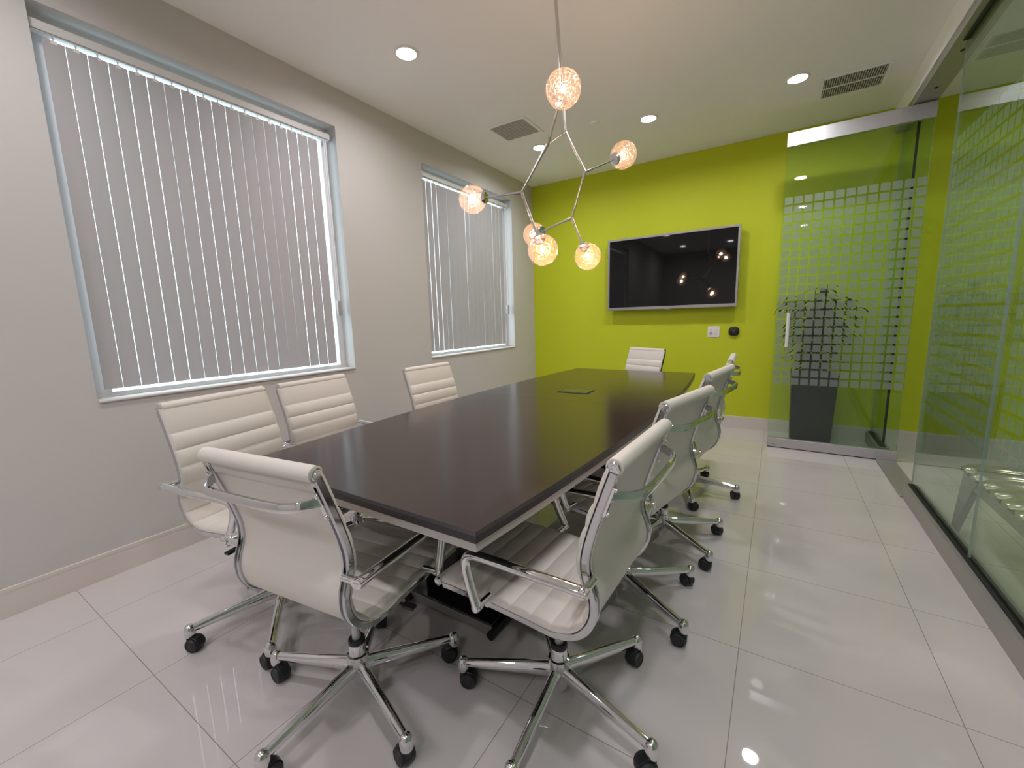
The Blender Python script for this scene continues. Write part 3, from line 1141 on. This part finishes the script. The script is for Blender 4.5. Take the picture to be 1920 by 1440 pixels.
for c in range(7):
    a_ = 2 * PI * c / 7 + rp.uniform(-.3, .3)
    r0 = rp.uniform(.01, .05)
    top = rp.uniform(.50, .84) if c else .86
    sp = rp.uniform(.02, .10)
    b0 = Vector((r0 * math.cos(a_) - .02, r0 * math.sin(a_), .645))
    b1 = Vector((sp * math.cos(a_) - .02, sp * .6 * math.sin(a_), .645 + top))
    mid = (b0 + b1) / 2 + Vector((rp.uniform(-.02, .02), rp.uniform(-.02, .02), 0))
    path = bezier([b0, mid, b1], 6)
    st.tube(path, [.008 - .005 * k / (len(path) - 1) for k in range(len(path))], 8)
    nl = 30
    for k in range(nl):
        u = .14 + .86 * (k + rp.random()) / nl
        i = min(int(u * (len(path) - 1)), len(path) - 1)
        p = path[i]
        an = rp.uniform(0, 2 * PI)
        leaf(p, (math.cos(an), .75 * math.sin(an), rp.uniform(-.1, .7)), rp.uniform(.14, .24), rp.uniform(.016, .026), rp.uniform(.8, 2.0))
for k in range(16):   # long outer sprays
    an = rp.choice([rp.uniform(-.5, .5), rp.uniform(PI - .5, PI + .5)])
    z0 = rp.uniform(1.0, 1.42)
    b0 = Vector((-.02, 0, z0 - .2))
    reach = rp.uniform(.16, .27)
    b1 = Vector((reach * math.cos(an), .4 * reach * math.sin(an), z0 + .03))
    path = bezier([b0, (b0 + b1) / 2 + Vector((0, 0, .06)), b1], 6)
    st.tube(path, .0035, 6)
    for j in range(6):
        p = path[min(len(path) - 1, 4 + j * 2)]
        leaf(p, (math.cos(an) * .8 + rp.uniform(-.4, .4), rp.uniform(-.5, .5), rp.uniform(-.4, .3)), rp.uniform(.10, .17), rp.uniform(.013, .020), rp.uniform(1.0, 2.2))
st.build('stem', M['bark'], pp)
lf.build('foliage', M['leaf'], pp, angle=80)

# ------------------------------------------------------------------ ribbed bench in the corridor
bn = empty('waiting_bench', (1.13, 2.55, 0))
tag(bn, 'metallic ribbed bench on tapered grey legs in the corridor beyond the glass wall', 'bench')
Y0, Y1 = 1.93 - 2.55, 3.17 - 2.55
nr = 10
m = MB()
m.box(-.20, .22, Y0, Y1, .372, .398)
m.build('seat_plate', M['bench_grey'], bn, bevel=.01)
for k in range(nr):
    yc = Y1 - .062 - k * (Y1 - Y0 - .0) / nr
    rr = MB()
    pts = [Vector((-.235 + .0, yc, .392)), Vector((-.232, yc, .398)), Vector((-.20, yc, .409)), Vector((-.1, yc, .412)), Vector((.12, yc, .410)), Vector((.21, yc, .405)), Vector((.236, yc, .394))]
    rr.tube(pts, [.012, .020, .027, .028, .028, .026, .014], 16, 2.05, up=(0, 0, 1))
    rr.build('cushion_rib', M['bench'], bn)
for x in (-.205, .205):
    m = MB()
    m.box(x - .012, x + .012, Y0 + .02, Y1 - .01, .318, .372)
    m.build('apron', M['bench_grey'], bn, bevel=.002)
for sx in (-1, 1):
    for (ye, s) in ((Y1 - .01, 1), (Y0 + .02, -1)):
        l = MB()
        x0, x1 = (sx * .205 - .014, sx * .205 + .014)
        pts = [(ye, .372), (ye - s * .20, .372), (ye - s * .14, .318), (ye + s * .045, 0), (ye + s * .075, 0)]
        vs = [(x0, a_, b_) for a_, b_ in pts] + [(x1, a_, b_) for a_, b_ in pts]
        n = len(pts)
        l.add(vs, [tuple(range(n)), tuple(range(2 * n - 1, n - 1, -1))] + [(i, (i + 1) % n, n + (i + 1) % n, n + i) for i in range(n)])
        l.build('leg', M['bench_grey'], bn, smooth=False)
